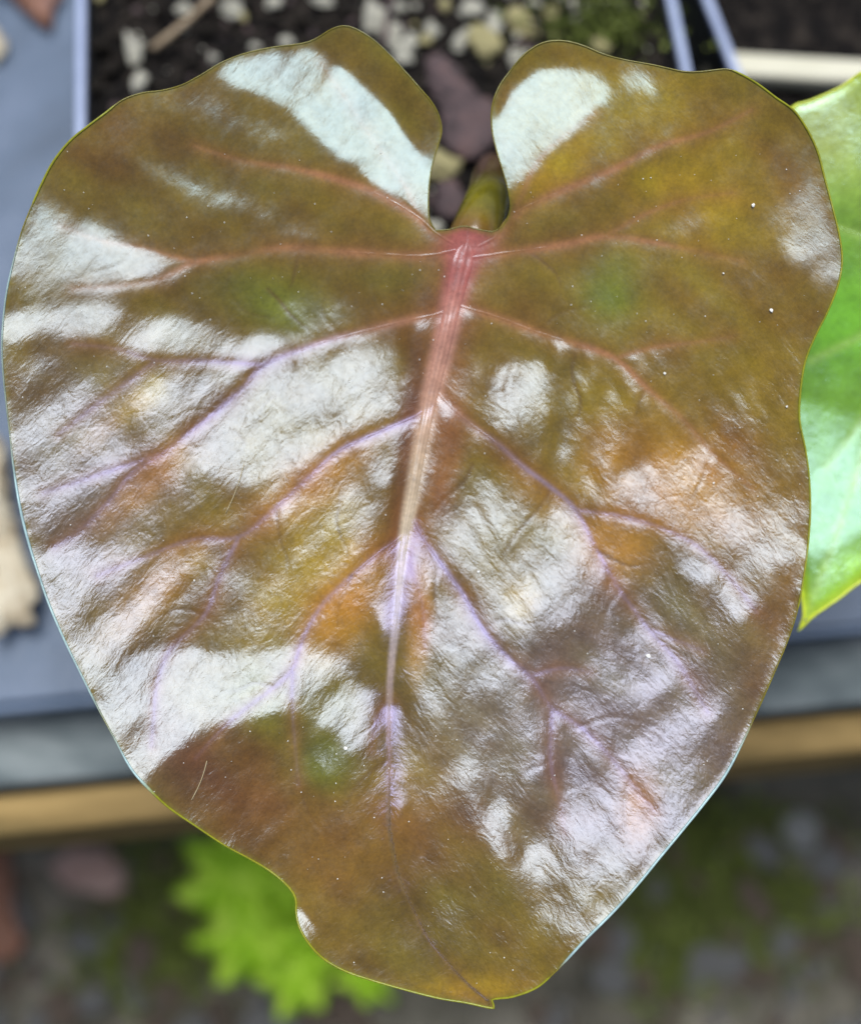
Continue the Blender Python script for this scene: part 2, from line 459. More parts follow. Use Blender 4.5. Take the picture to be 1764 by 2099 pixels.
SHEEN = [  # value, softness (px), patch outline: how far each patch is tipped towards the bright sky
 (.62,16,[(20,640),(25,570),(45,480),(80,410),(160,430),(250,490),(330,520),(380,550),(330,590),(240,600),(150,600)]),
 (.72,14,[(12,640),(150,615),(280,630),(420,660),(560,690),(700,660),(770,650),(720,690),(600,730),(520,745),(400,735),(300,730),(200,700),(100,690),(10,700)]),
 (.45,20,[(15,720),(120,730),(300,745),(300,830),(160,860),(20,860)]),
 (.50,25,[(20,850),(200,850),(330,760),(520,760),(380,890),(260,980),(110,1120),(50,1060)]),
 (.72,18,[(850,680),(835,760),(815,850),(700,905),(600,960),(500,1000),(390,960),(400,900),(540,770),(700,715)]),
 (.78,8,[(740,800),(812,770),(818,850),(808,1000),(755,1000),(735,900)]),
 (.35,18,[(600,970),(740,910),(740,1000),(815,1010),(820,1080),(700,1180),(640,1250),(600,1310),(480,1320),(520,1180),(560,1070)]),
 (.55,16,[(460,1180),(560,1120),(600,1130),(520,1290),(420,1320)]),
 (.60,20,[(80,1130),(300,1130),(260,1250),(230,1350),(180,1370)]),
 (.35,14,[(300,1140),(470,1110),(400,1230),(280,1310),(220,1360),(250,1260)]),
 (.22,8,[(150,1250),(230,1380),(240,1470),(290,1590),(265,1570),(190,1430)]),
 (.74,12,[(215,1345),(330,1330),(450,1345),(560,1330),(620,1320),(700,1360),(760,1430),(775,1560),(700,1535),(620,1465),(540,1470),(430,1490),(350,1550),(300,1598),(250,1520),(218,1430)]),
 (.85,6,[(770,1450),(835,1450),(830,1650),(815,1690),(790,1560)]),
 (.80,10,[(790,1090),(850,1110),(815,1300),(790,1330),(775,1280)]),
 (.05,9,[(300,1612),(345,1575),(430,1510),(520,1478),(600,1480),(625,1560),(700,1600),(770,1600),(800,1690),(860,1640),(940,1590),(985,1700),(1000,1770),(1060,1860),(1120,1960),(1130,2000),(1000,2060),(640,1940),(600,1830),(420,1700)]),
 (.42,8,[(640,1520),(700,1510),(760,1560),(740,1600),(660,1590)]),
 (1.0,15,[(440,140),(500,112),(560,100),(640,92),(700,140),(770,200),(825,250),(850,310),(885,345),(878,445),(830,428),(785,398),(735,348),(685,303),(635,258),(585,218),(520,192),(460,170)]),
 (.02,10,[(640,85),(712,60),(790,110),(880,215),(895,270),(875,330),(845,290),(800,220),(740,160)]),
 (.40,12,[(300,215),(420,188),(520,215),(600,290),(520,280),(420,250)]),
 (.46,9,[(230,300),(330,338),(440,398),(420,415),(310,362)]),
 (.48,6,[(1290,330),(1360,268),(1420,198),(1440,205),(1370,292),(1310,342)]),
 (.42,6,[(1420,330),(1540,250),(1550,265),(1440,347)]),
 (.40,9,[(1330,470),(1440,430),(1470,450),(1400,500)]),
 (.55,14,[(300,340),(380,360),(500,400),(600,455),(690,480),(640,500),(520,440),(400,410)]),
 (.50,10,[(560,610),(700,600),(760,640),(620,690)]),
 (.95,12,[(1014,260),(1040,190),(1100,140),(1180,135),(1240,150),(1265,180),(1215,225),(1165,275),(1110,330),(1058,395),(1042,370),(1022,310)]),
 (.5,16,[(1240,130),(1350,145),(1360,190),(1260,200)]),
 (.0,10,[(1075,115),(1150,88),(1230,115),(1180,128),(1110,125)]),
 (.48,14,[(1590,260),(1650,280),(1720,520),(1690,600),(1600,520),(1560,420)]),
 (.72,10,[(1000,770),(1050,730),(1130,735),(1130,830),(1118,965),(1060,930),(1000,880)]),
 (-.15,7,[(1128,740),(1160,740),(1165,860),(1150,990),(1120,970)]),
 (.55,7,[(1172,760),(1200,760),(1180,900),(1160,1010),(1140,960)]),
 (-.1,7,[(1205,770),(1232,780),(1225,960),(1195,990)]),
 (.58,7,[(1238,800),(1268,800),(1255,1000),(1225,1010)]),
 (-.1,8,[(1290,820),(1330,860),(1350,960),(1290,1000),(1270,920)]),
 (.55,12,[(1340,940),(1400,960),(1390,1060),(1330,1060)]),
 (.42,20,[(1180,1000),(1420,900),(1560,1040),(1640,1100),(1640,1160),(1500,1170),(1350,1080)]),
 (.50,20,[(890,1080),(920,1000),(1000,950),(1130,1010),(1185,1065),(1250,1180),(1330,1300),(1450,1400),(1510,1500),(1450,1600),(1380,1690),(1200,1900),(1150,1970),(1100,1890),(1040,1790),(960,1640),(900,1560),(860,1400),(870,1250)]),
 (.66,14,[(960,1050),(1110,1020),(1180,1080),(1230,1250),(1080,1260),(960,1180)]),
 (.30,9,[(1085,1290),(1160,1280),(1200,1340),(1170,1370),(1090,1360)]),
 (.35,12,[(1200,1390),(1310,1400),(1330,1500),(1230,1500)]),
 (.60,12,[(1280,1290),(1340,1300),(1420,1420),(1480,1520),(1420,1600),(1330,1440)]),
 (.62,10,[(1370,1130),(1520,1180),(1540,1300),(1480,1260),(1400,1180)]),
 (.25,10,[(1360,1200),(1470,1190),(1480,1290),(1380,1280)]),
 (.10,12,[(1560,1200),(1650,1150),(1630,1260),(1560,1440),(1520,1500),(1530,1340)]),
 (.35,12,[(880,1340),(950,1360),(970,1540),(890,1560)]),
 (.75,8,[(1140,1600),(1190,1600),(1210,1720),(1200,1760),(1150,1700)]),
 (.8,8,[(1000,1640),(1040,1640),(1065,1760),(1030,1760),(990,1700)]),
 (.25,7,[(1060,1600),(1130,1590),(1140,1680),(1130,1740),(1070,1740)]),
 (-.2,6,[(838,685),(885,690),(858,880),(842,1060),(815,1060),(822,850)]),
 (-.1,8,[(905,850),(955,868),(925,960),(885,1050),(858,1055),(880,930)]),
 (1.1,4,[(606,1858),(622,1866),(655,1932),(636,1934),(612,1900)]),
 (-.1,8,[(768,1290),(790,1290),(790,1440),(765,1430)]),
]
VEINS = [  # polyline, start width, end width
 ([(935,513),(870,524),(800,522),(700,515),(580,508),(480,525),(400,537),(330,570),(250,585),(150,592)],17,4),
 ([(400,537),(350,525),(300,510),(240,500),(190,488),(120,462)],7,3),
 ([(930,500),(890,475),(850,440),(780,400),(700,370),(600,345),(500,330),(400,300)],17,4),
 ([(880,465),(850,425),(835,390),(810,350),(760,280),(700,190),(660,130)],5,2),
 ([(925,635),(880,647),(820,660),(700,690),(620,715),(540,748),(500,790),(440,845),(380,890),(330,930),(270,970),(220,1030),(160,1090),(110,1120)],14,4),
 ([(540,748),(440,740),(320,738),(240,715),(150,705)],8,3),
 ([(320,738),(250,790),(190,835),(120,890)],7,3),
 ([(330,930),(240,960),(150,990),(90,1010)],7,3),
 ([(885,825),(855,850),(800,875),(700,920),(640,970),(560,1045),(490,1100),(400,1105),(300,1140),(200,1180)],12,3),
 ([(490,1100),(450,1180),(420,1260),(350,1330),(322,1400),(315,1470),(310,1530)],7,3),
 ([(835,1085),(812,1108),(780,1130),(720,1180),(660,1240),(620,1310),(600,1370),(560,1410),(470,1480),(400,1555)],11,3),
 ([(600,1370),(598,1440),(605,1530),(612,1610)],6,2),
 ([(798,1440),(770,1480),(760,1540)],6,2),
 ([(980,505),(1015,485),(1050,440),(1130,400),(1250,350),(1350,300),(1450,270),(1540,225)],18,3),
 ([(1040,455),(1070,400),(1090,350),(1130,300),(1220,230)],8,3),
 ([(965,528),(1020,520),(1080,512),(1160,500),(1240,485),(1330,495),(1430,515),(1520,535)],16,4),
 ([(1240,485),(1320,440),(1400,410),(1500,395)],7,2),
 ([(930,622),(960,632),(1020,650),(1100,680),(1180,705),(1260,735),(1330,800),(1400,860),(1460,930),(1540,1000)],14,4),
 ([(1260,735),(1340,712),(1420,702),(1500,690)],6,2),
 ([(895,800),(915,825),(960,865),(1020,910),(1070,955),(1130,1000),(1180,1045),(1220,1120),(1270,1210),(1330,1290),(1390,1360),(1450,1460)],13,3),
 ([(1180,1045),(1260,1055),(1350,1080),(1430,1120),(1500,1190),(1550,1255)],7,3),
 ([(1330,1290),(1380,1310),(1440,1335)],6,2),
 ([(848,1065),(862,1095),(900,1150),(950,1220),(990,1290),(1040,1345),(1090,1390),(1130,1450),(1190,1490),(1240,1540),(1290,1600),(1340,1660)],13,3),
 ([(1130,1450),(1128,1560),(1145,1640),(1158,1710)],7,3),
 ([(1090,1385),(1150,1370),(1210,1378)],6,2),
 ([(830,1130),(865,1240),(870,1330)],4,2),
]
MIDRIB = [(958,492),(950,530),(940,570),(926,630),(906,720),(882,820),(862,920),(848,1000),(832,1085),(820,1180),(808,1300),(799,1400),(797,1500),(798,1600),(797,1690),(815,1790),(840,1850),(880,1930),(950,2010),(1000,2052)]
L = Leaf(OUT, D)
A_S = TILT + R(SUN_FWD)
S = L.sheen(0.14, SHEEN, 0.105)
S += 0.10 * np.clip((L.CY - 700) / 200, 0, 1) * np.clip((1500 - L.CY) / 150, 0, 1)
L.height(S, 0.08, A_S, R(38))
dist, nxx, nyy, _ = seg_dist(L.X, L.Y, L.out, True)
L.near = (nxx, nyy); L.edge = dist
dm, _, _, tm = seg_dist(L.X, L.Y, catmull(MIDRIB, 12))
dv = np.full(L.X.shape, 1e9); vw = np.ones(L.X.shape)
for line, w0, w1 in VEINS:
    d_, _, _, t_ = seg_dist(L.X, L.Y, catmull(line, 14))
    up = d_ < dv
    dv = np.where(up, d_, dv); vw = np.where(up, w0 + (w1 - w0) * t_, vw)
THIRD = [[(548,592),(575,618),(595,645),(648,688)],[(620,512),(606,545),(600,575),(588,600)],[(470,560),(462,590),(480,615),(505,640),(560,652)],[(1052,748),(1036,800),(1046,850),(1030,905)],
 [(1128,1004),(1098,1050),(1062,1090),(1030,1140),(1024,1175)],[(968,952),(952,985),(915,1020),(884,1052)],[(566,1050),(575,1110),(590,1150),(578,1215)],[(690,935),(698,1010),(690,1075),(712,1130),(705,1165)],
 [(760,745),(735,790),(700,812),(690,850)],[(600,745),(585,790),(540,830),(520,880)],[(470,880),(500,905),(480,950)],[(1180,712),(1172,770),(1190,830),(1160,900),(1140,980)],[(1320,800),(1300,870),(1330,930)],
 [(1460,930),(1430,1000),(1400,1040)],[(1225,1130),(1290,1160),(1340,1150)],[(990,1290),(1030,1270),(1080,1280),(1130,1262)],[(1270,1210),(1240,1260),(1245,1310)],[(1190,1490),(1260,1470),(1340,1490),(1400,1540)],
 [(1130,1560),(1070,1590),(1030,1640)],[(1290,1600),(1280,1670),(1300,1740)],[(790,1560),(740,1600),(700,1660)],[(610,1600),(640,1680),(700,1740)],[(560,1410),(520,1400),(470,1420),(400,1400)],[(420,1260),(360,1250),(290,1290)],
 [(280,505),(250,540),(190,560)],[(700,690),(660,640),(670,600)],[(820,660),(770,610),(760,570)],[(440,845),(390,840),(340,870)],[(1100,680),(1150,640),(1220,625)],[(1080,512),(1140,560),(1150,600)],[(720,1180),(690,1260),(700,1300)],[(900,1150),(890,1220),(905,1290)]]
d3 = np.full(L.X.shape, 1e9)
for line in THIRD:
    d_, _, _, t_ = seg_dist(L.X, L.Y, catmull(line, 14)); d3 = np.minimum(d3, d_ + 5 * t_ ** 3)
# relief: sunken veins, quilting between them, wrinkles running along the side veins, lower margin turned up to catch the bright sky
mx = np.interp(L.Y[:, 0], [p[1] for p in MIDRIB], [p[0] for p in MIDRIB])[:, None]
side = 1 / (1 + np.exp((L.X - mx) / 40))           # 1 on the left half
lowf = np.clip((L.Y - 420) / 420, 0.38, 1)          # the upper lobes are smoother
wr = side * flow_noise(L.X.shape, 7, 2.6, R(-48)) + (1 - side) * flow_noise(L.X.shape, 7, 2.4, R(58))
wr2 = side * flow_noise(L.X.shape, 16, 6, R(-42)) + (1 - side) * flow_noise(L.X.shape, 16, 6, R(62))
patch = flow_noise(L.X.shape, 30, 22, R(-30))
fine = flow_noise(L.X.shape, 1.7, 1.3, R(20))
L.h += (0.000034 * wr * np.clip(.6 + .5 * patch, 0, 1.6) + 0.00007 * wr2 + 0.000003 * fine) * lowf
L.h += -np.interp(L.Y, [500, 800], [0.00009, 0.00018]) * np.exp(-(dv / (vw * 0.7 + 6)) ** 2) * np.clip((vw - 2) / 9, 0.08, 1.1)
L.h += -0.000028 * np.exp(-(d3 / 4.5) ** 2) + 0.000010 * np.exp(-((d3 - 10) / 6.0) ** 2)
L.h += -0.0005 * np.exp(-(dm / 34.0) ** 2) * np.clip(1.2 - (L.Y - 500) / 1500, 0.15, 1)
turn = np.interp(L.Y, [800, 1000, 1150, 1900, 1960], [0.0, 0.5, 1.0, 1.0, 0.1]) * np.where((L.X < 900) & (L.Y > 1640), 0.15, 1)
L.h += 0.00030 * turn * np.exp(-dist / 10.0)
L.rug = lowf
L.set_flow(L.X < mx, R(-50), R(52), 2.1)
# pigment; the dark strip left of the midrib has its shadow painted in
OLIVE=(.140,.088,.008); BROWN=(.165,.082,.012); ORANGE=(.42,.185,.010); GOLD=(.40,.255,.008); GREEN=(.12,.145,.012); RED=(.19,.068,.018); PLUM=(.115,.085,.07); DARK=(.09,.04,.010)
pig = blobs(L.X, L.Y, OLIVE, [
 (300,250,260,120,-25,BROWN,.5),(1400,320,300,180,20,GOLD,.42),(1480,700,200,250,0,GOLD,.22),(1130,360,90,50,-40,GOLD,.8),(1440,460,80,40,-40,GOLD,.45),(1420,400,90,40,10,GOLD,.35),
 (560,620,140,60,20,GREEN,.6),(1250,590,60,75,10,GREEN,.75),(800,560,90,40,0,GREEN,.3),(1650,430,90,180,0,BROWN,.6),
 (1250,880,110,120,0,GOLD,.4),(1400,980,200,90,10,ORANGE,.75),(1260,1120,80,80,0,ORANGE,.85),(1420,1050,170,60,15,ORANGE,.4),
 (1070,1240,34,50,0,GOLD,.8),(915,950,36,130,12,RED,.8),(836,880,26,210,7,DARK,.95),(925,790,34,140,10,RED,.5),(1150,860,26,130,0,OLIVE,.7),(1310,920,40,100,0,BROWN,.6),
 (620,1010,160,60,-38,ORANGE,.65),(330,960,90,40,-45,ORANGE,.6),(260,1030,90,26,-45,ORANGE,.5),(290,820,70,28,-45,GOLD,.55),(200,890,70,24,-45,ORANGE,.4),(330,1200,150,46,-48,ORANGE,.55),
 (700,1230,70,130,25,ORANGE,.9),(860,1270,26,110,4,ORANGE,.9),(650,1130,70,130,35,GOLD,.5),(560,1230,60,120,30,GOLD,.45),(430,1240,50,120,30,BROWN,.6),
 (150,1000,170,260,0,PLUM,.55),(1300,1500,300,300,0,PLUM,.8),(1050,1450,180,200,0,PLUM,.6),(1600,1300,70,200,10,RED,.35),
 (480,1620,200,120,25,RED,.55),(760,1760,160,160,0,BROWN,.7),(660,1560,70,60,0,GREEN,.7),(900,1880,120,90,0,GREEN,.35),(880,1700,120,90,0,RED,.35),
 (1310,1660,40,80,0,ORANGE,.55),(950,1920,250,80,5,OLIVE,.6),(1010,2030,180,30,0,GOLD,.4),(1580,1000,100,160,10,BROWN,.5),(1100,1010,120,40,40,ORANGE,.25),
 (300,1480,140,160,0,PLUM,.4),(600,1420,160,90,0,GREEN,.35)])
mott = flow_noise(L.X.shape, 22, 12, R(-45)); mott2 = flow_noise(L.X.shape, 9, 5, R(40))
pig *= (1 + 0.09 * mott + 0.06 * mott2)[..., None]
pig[..., 1] *= 1 + 0.05 * mott2
m3 = (np.exp(-(d3 / 4.0) ** 2) * np.clip(.30 + .25 * mott2, 0, .7))[..., None]
pig = pig * (1 - m3) + np.array((.085, .04, .012)) * m3
vcol = np.empty_like(pig)  # lower veins: lavender sheen painted in as vein colour
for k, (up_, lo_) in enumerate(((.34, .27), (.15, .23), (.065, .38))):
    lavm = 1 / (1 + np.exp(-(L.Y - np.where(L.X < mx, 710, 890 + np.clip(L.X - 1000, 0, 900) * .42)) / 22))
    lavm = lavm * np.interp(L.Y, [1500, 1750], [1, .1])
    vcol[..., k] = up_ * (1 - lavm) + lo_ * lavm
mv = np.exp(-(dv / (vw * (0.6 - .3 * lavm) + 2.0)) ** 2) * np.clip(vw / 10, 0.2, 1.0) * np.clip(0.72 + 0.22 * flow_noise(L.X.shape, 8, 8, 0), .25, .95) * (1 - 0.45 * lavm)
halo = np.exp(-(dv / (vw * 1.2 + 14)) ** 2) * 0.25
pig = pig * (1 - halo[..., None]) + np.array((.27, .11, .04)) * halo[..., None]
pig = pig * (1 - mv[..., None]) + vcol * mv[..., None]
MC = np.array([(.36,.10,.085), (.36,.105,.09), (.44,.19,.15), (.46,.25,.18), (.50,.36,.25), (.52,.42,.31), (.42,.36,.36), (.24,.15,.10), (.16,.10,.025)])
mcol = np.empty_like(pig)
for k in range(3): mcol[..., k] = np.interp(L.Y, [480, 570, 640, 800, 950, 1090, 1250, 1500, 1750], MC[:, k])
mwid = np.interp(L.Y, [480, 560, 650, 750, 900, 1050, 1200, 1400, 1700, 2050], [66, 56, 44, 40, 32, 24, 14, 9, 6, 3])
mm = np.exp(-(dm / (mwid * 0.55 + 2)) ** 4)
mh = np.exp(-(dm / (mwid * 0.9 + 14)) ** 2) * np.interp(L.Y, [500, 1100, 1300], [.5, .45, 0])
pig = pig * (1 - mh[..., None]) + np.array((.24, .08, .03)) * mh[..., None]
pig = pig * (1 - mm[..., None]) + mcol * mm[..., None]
# node patch where the veins meet
nd = np.exp(-(((L.X - 955) / 60) ** 2 + ((L.Y - 505) / 40) ** 2) ** 1.5)[..., None] * 0.8
pig = pig * (1 - nd) + np.array((.36, .105, .09)) * nd
em = np.exp(-(dist / 7.0) ** 2)[..., None] * .7
pig = pig * (1 - em) + np.array((.18, .15, .014)) * em
pig = np.clip(pig * np.array((.86, .86, .80)), 0.004, 0.9)
# gloss tint: cool sky sheen put into the colour, lavender along the lower veins
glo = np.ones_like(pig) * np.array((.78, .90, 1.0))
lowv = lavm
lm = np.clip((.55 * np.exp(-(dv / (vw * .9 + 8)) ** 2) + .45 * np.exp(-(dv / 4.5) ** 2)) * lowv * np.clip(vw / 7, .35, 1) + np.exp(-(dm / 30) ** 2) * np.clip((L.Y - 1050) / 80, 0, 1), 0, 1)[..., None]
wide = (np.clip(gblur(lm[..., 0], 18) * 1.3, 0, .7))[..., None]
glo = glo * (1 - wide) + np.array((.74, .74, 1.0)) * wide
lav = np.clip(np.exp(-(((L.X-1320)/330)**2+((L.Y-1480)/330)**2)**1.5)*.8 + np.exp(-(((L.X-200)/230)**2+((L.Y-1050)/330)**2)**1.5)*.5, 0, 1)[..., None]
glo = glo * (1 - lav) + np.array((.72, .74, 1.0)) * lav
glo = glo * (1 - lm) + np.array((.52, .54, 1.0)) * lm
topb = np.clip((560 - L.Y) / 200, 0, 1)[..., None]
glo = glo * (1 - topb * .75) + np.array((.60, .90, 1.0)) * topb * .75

base_pt = Vector(L.pos(955, 500, float(L.sample(L.h, 955, 500)))); soil_z = 0.088
foot = on_plane(1015, 330, soil_z); 
plant = thing('heart_shaped_leaf', foot, 'large glossy bronze heart-shaped leaf with pink midrib, growing from the potted soil', 'leaf')
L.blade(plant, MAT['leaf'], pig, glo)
def add_vein(line, w0, w1, rise, name='vein', prof=None):
    o, P = L.ribbon(plant, MAT['leaf'], line, w0, w1, rise, pig[..., 0], None, name, 9, prof)
    T = np.gradient(P, axis=0); T /= np.linalg.norm(T, axis=1)[:, None] + 1e-9
    cp = np.stack([L.sample(pig[..., k], P[:, 0], P[:, 1]) for k in range(3)], 1)
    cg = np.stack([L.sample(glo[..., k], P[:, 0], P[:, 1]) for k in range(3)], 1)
    cp = np.repeat(cp, 9, 0); cg = np.repeat(cg, 9, 0)
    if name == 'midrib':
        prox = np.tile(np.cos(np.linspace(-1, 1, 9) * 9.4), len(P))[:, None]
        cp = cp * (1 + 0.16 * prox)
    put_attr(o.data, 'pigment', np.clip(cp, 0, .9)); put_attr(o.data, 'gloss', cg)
    return o
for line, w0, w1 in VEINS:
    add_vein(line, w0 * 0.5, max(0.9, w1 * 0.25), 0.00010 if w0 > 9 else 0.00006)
mprof = lambda y: float(np.interp(y, [480, 497, 515, 540, 650, 750, 900, 1050, 1200, 1400, 1700, 2050], [4, 14, 38, 46, 34, 30, 25, 19, 11, 7, 4, 2]))
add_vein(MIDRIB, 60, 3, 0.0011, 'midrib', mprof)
# margin: the thickened edge of the blade
def margin(Lf, parent, mat, col, rad, name='margin'):
    P = Lf.out; n = len(P); q = Lf.sample(Lf.h, P[:, 0], P[:, 1])
    c = [Vector(v) for v in Lf.pos(P[:, 0], P[:, 1], q)]
    V = []; F = []; s = 6
    for k in range(n):
        t = (c[(k + 1) % n] - c[k - 1]).normalized(); a = t.cross(FWD).normalized(); b = t.cross(a)
        for j in range(s):
            g = 2 * math.pi * j / s
            V.append(c[k] + (a * math.cos(g) + b * math.sin(g)) * (rad[k] if np.ndim(rad) else rad) * (0.8 + 0.4 * mnoise.noise(c[k] * 60)))
    for k in range(n):
        for j in range(s):
            F.append((k * s + j, k * s + (j + 1) % s, ((k + 1) % n) * s + (j + 1) % s, ((k + 1) % n) * s + j))
    o = obj(name, V, F, mat, parent)
    put_attr(o.data, 'pigment', np.repeat(col if np.ndim(col) == 2 else np.tile(col, (n, 1)), s, 0))
    put_attr(o.data, 'gloss', np.tile((.45, .55, .55), (n * s, 1)))
    return o
mc = np.tile((.15, .115, .016), (len(L.out), 1))
lime = np.where((L.out[:, 0] < 230) & (L.out[:, 1] < 420) | (L.out[:, 1] > 1600) & (L.out[:, 0] < 1130) | (L.out[:, 0] > 1500) & (L.out[:, 1] < 1250), 1.0, .15)[:, None]
mc = mc * (1 - lime) + np.array((.24, .24, .015)) * lime
edge_sheen = np.where(L.out[:, 0] < 882, np.interp(L.out[:, 1], [480, 560, 900, 1000, 1420, 1480, 1560, 1600, 1630], [0, .8, .3, 1, .8, .1, 1, .9, 0]), np.interp(L.out[:, 1], [1480, 1560, 1960, 1985], [0, 1, 1, 0]))[:, None]  # pale sky highlight along the edge, painted into the margin colour
margin(L, plant, MAT['leaf'], mc * (1 - edge_sheen) + np.array((.32, .46, .47)) * edge_sheen, 0.00018 + 0.00010 * edge_sheen[:, 0] + 0.00008 * lime[:, 0])

# petiole under the notch, down to the soil
def tube(pts, radii, seg=14):
    pts = [Vector(p) for p in pts]; V = []; F = []
    a = None
    for k, p in enumerate(pts):
        t = (pts[min(k + 1, len(pts) - 1)] - pts[max(k - 1, 0)]).normalized()
        if a is None: a = t.orthogonal().normalized()
        a = (a - t * a.dot(t)).normalized(); b = t.cross(a)
        for j in range(seg):
            g = 2 * math.pi * j / seg
            V.append(p + (a * math.cos(g) + b * math.sin(g)) * radii[k])
    for k in range(len(pts) - 1):
        for j in range(seg):
            F.append((k * seg + j, k * seg + (j + 1) % seg, (k + 1) * seg + (j + 1) % seg, (k + 1) * seg + j))
    F.append(tuple(range(seg))[::-1]); F.append(tuple((len(pts) - 1) * seg + j for j in range(seg)))
    return V, F
def at_h(px, py, h): return Vector(L.pos(px, py, h))
hb = float(L.sample(L.h, 955, 500))
pp = [at_h(955, 530, hb - 0.0085), at_h(972, 485, hb - 0.0085), at_h(990, 440, hb - 0.013), at_h(1003, 405, hb - 0.020), at_h(1008, 375, hb - 0.034), at_h(1012, 350, hb - 0.058), foot + Vector((0, 0, -0.004))]
pp = [Vector(v) for v in catmull([tuple(p) for p in pp], 0.004)]
V, F = tube(pp, [0.0055 - 0.0020 * k / len(pp) for k in range(len(pp))])
po = obj('petiole', V, F, MAT['leaf'], plant)
def photo_y(p): d = Vector(p) - CAM; return 1049.5 - d.dot(UP) / d.dot(FWD) * FPX
t_ = np.repeat([photo_y(p) for p in pp], 14)
pc = np.stack([np.interp(t_, [330, 385, 402, 412, 455, 490], c) for c in ((.07,.07,.05,.20,.16,.15), (.03,.03,.025,.18,.14,.08), (.01,.008,.006,.006,.006,.02))], 1)  # dark brown stretch paints the shaded hollow of the notch onto the stalk
put_attr(po.data, 'pigment', pc); put_attr(po.data, 'gloss', np.ones_like(pc))

# ================================================================== THE GREEN LEAF
GOUT = [(1636,1293),(1646,1268),(1644,1230),(1625,1120),(1600,1000),(1578,800),(1566,600),(1572,400),(1595,270),(1625,220),(1660,207),(1720,180),(1764,150),(1830,118),(1920,98),(2030,108),
 (2120,160),(2200,280),(2250,450),(2260,620),(2210,800),(2110,960),(1980,1070),(1870,1130),(1764,1192),(1720,1225),(1685,1249),(1664,1264)]
G = Leaf(GOUT, D + 0.024, 6.0)
SG = G.sheen(0.25, [(.35,20,[(1600,220),(1800,150),(1800,420),(1640,330)]),(.05,25,[(1560,420),(2250,420),(2250,780),(1560,780)]),
     (.80,10,[(1600,815),(1700,835),(1800,850),(2100,860),(2000,1010),(1764,1090),(1720,1130),(1660,1160),(1610,1060)]),(.45,10,[(1640,1160),(1764,1090),(1800,1150),(1660,1260)])], 0.07)
G.height(SG, 0.05, A_S, R(38))
gd, gx_, gy_, _ = seg_dist(G.X, G.Y, G.out, True); G.near = (gx_, gy_)
GV = [([(1910,300),(1860,560),(1790,850),(1720,1080),(1640,1288)],14,4),([(1870,520),(1760,480),(1640,440)],9,3),([(1850,640),(1760,690),(1660,740)],9,3),([(1800,810),(1740,900),(1690,960)],9,3)]
gdv = np.full(G.X.shape, 1e9)
for line, a_, b_ in GV: gdv = np.minimum(gdv, seg_dist(G.X, G.Y, catmull(line, 14))[0])
G.h += 0.00012 * flow_noise(G.X.shape, 10, 5, R(60)) - 0.00010 * np.exp(-(gdv / 12) ** 2) - 0.0007 * np.exp(-gd / 9)
G.h -= G.h[np.abs(G.Y - 700) < 400].mean()
G.set_flow(G.X < 0, 0, R(-60), 1.5)
gp = blobs(G.X, G.Y, (.12,.25,.018), [(1700,250,160,140,-20,(.27,.30,.07),.9),(1720,650,140,120,0,(.13,.36,.02),.7),(1720,1190,120,40,-35,(.28,.52,.03),.8),(1850,300,120,250,0,(.24,.34,.05),.6)])
gp *= (1 + 0.12 * flow_noise(G.X.shape, 9, 6, R(30)))[..., None]
gp = gp + (np.exp(-(gdv / 9) ** 2) * 0.4)[..., None] * (np.array((.36,.5,.12)) - gp)
gp = gp + (np.exp(-(gd / 12) ** 2) * 0.8)[..., None] * (np.array((.45,.55,.03)) - gp)
gg = np.ones_like(gp) * np.array((.6, .92, 1.0))
gfoot = on_plane(1960, 260, soil_z)
gplant = thing('green_leaf', gfoot, 'bright green glossy leaf with a yellow pointed tip, tucked behind the bronze leaf', 'leaf')
G.blade(gplant, MAT['green'], np.clip(gp, .004, .9), gg)
for line, w0, w1 in GV:
    o, P = G.ribbon(gplant, MAT['green'], line, w0 * .6, w1 * .6, 0.0002, gp[..., 0], None, 'midrib' if w0 > 10 else 'vein')
    cp = np.stack([G.sample(gp[..., k], P[:, 0], P[:, 1]) for k in range(3)], 1)
    put_attr(o.data, 'pigment', np.repeat(cp, 9, 0)); put_attr(o.data, 'gloss', np.tile((.75, .95, 1.0), (len(P) * 9, 1)))
margin(G, gplant, MAT['green'], (.48, .55, .04), 0.0005)
gb = Vector(G.pos(1910, 300, float(G.sample(G.h, 1910, 300))))
pts = [Vector(v) for v in catmull([tuple(gb - Vector((0, 0, .001))), tuple(gb.lerp(gfoot, .35) + Vector((0, .004, 0))), tuple(gfoot - Vector((0, 0, .004)))], 0.004)]
V, F = tube(pts, [0.0036] * len(pts)); po = obj('petiole', V, F, MAT['green'], gplant)
put_attr(po.data, 'pigment', np.tile((.2, .3, .03), (len(V), 1))); put_attr(po.data, 'gloss', np.ones((len(V), 3)))

# ================================================================== SETTING: tray, pots, bench, ground
YAW = R(5.5)
EX = Vector((math.cos(YAW), math.sin(YAW), 0)); EY = Vector((-math.sin(YAW), math.cos(YAW), 0))
def frame_pt(o, a, b, z): return Vector(o) + EX * a + EY * b + Vector((0, 0, z))
def rbox(bm, o, a0, a1, b0, b1, z0, z1, ex=EX, ey=EY):
    c = [Vector((o[0], o[1], 0)) + ex * a + ey * b + Vector((0, 0, z)) for z in (z0, z1) for a, b in ((a0, b0), (a1, b0), (a1, b1), (a0, b1))]
    v = [bm.verts.new(p) for p in c]
    for f in ((3, 2, 1, 0), (4, 5, 6, 7), (0, 1, 5, 4), (1, 2, 6, 5), (2, 3, 7, 6), (3, 0, 4, 7)):
        bm.faces.new([v[k] for k in f])
def bevel(bm, w, seg=2):
    bmesh.ops.bevel(bm, geom=list(bm.edges), offset=w, segments=seg, affect='EDGES', profile=0.5)

deck_z = 0.020
BENCH_Z = 0.0
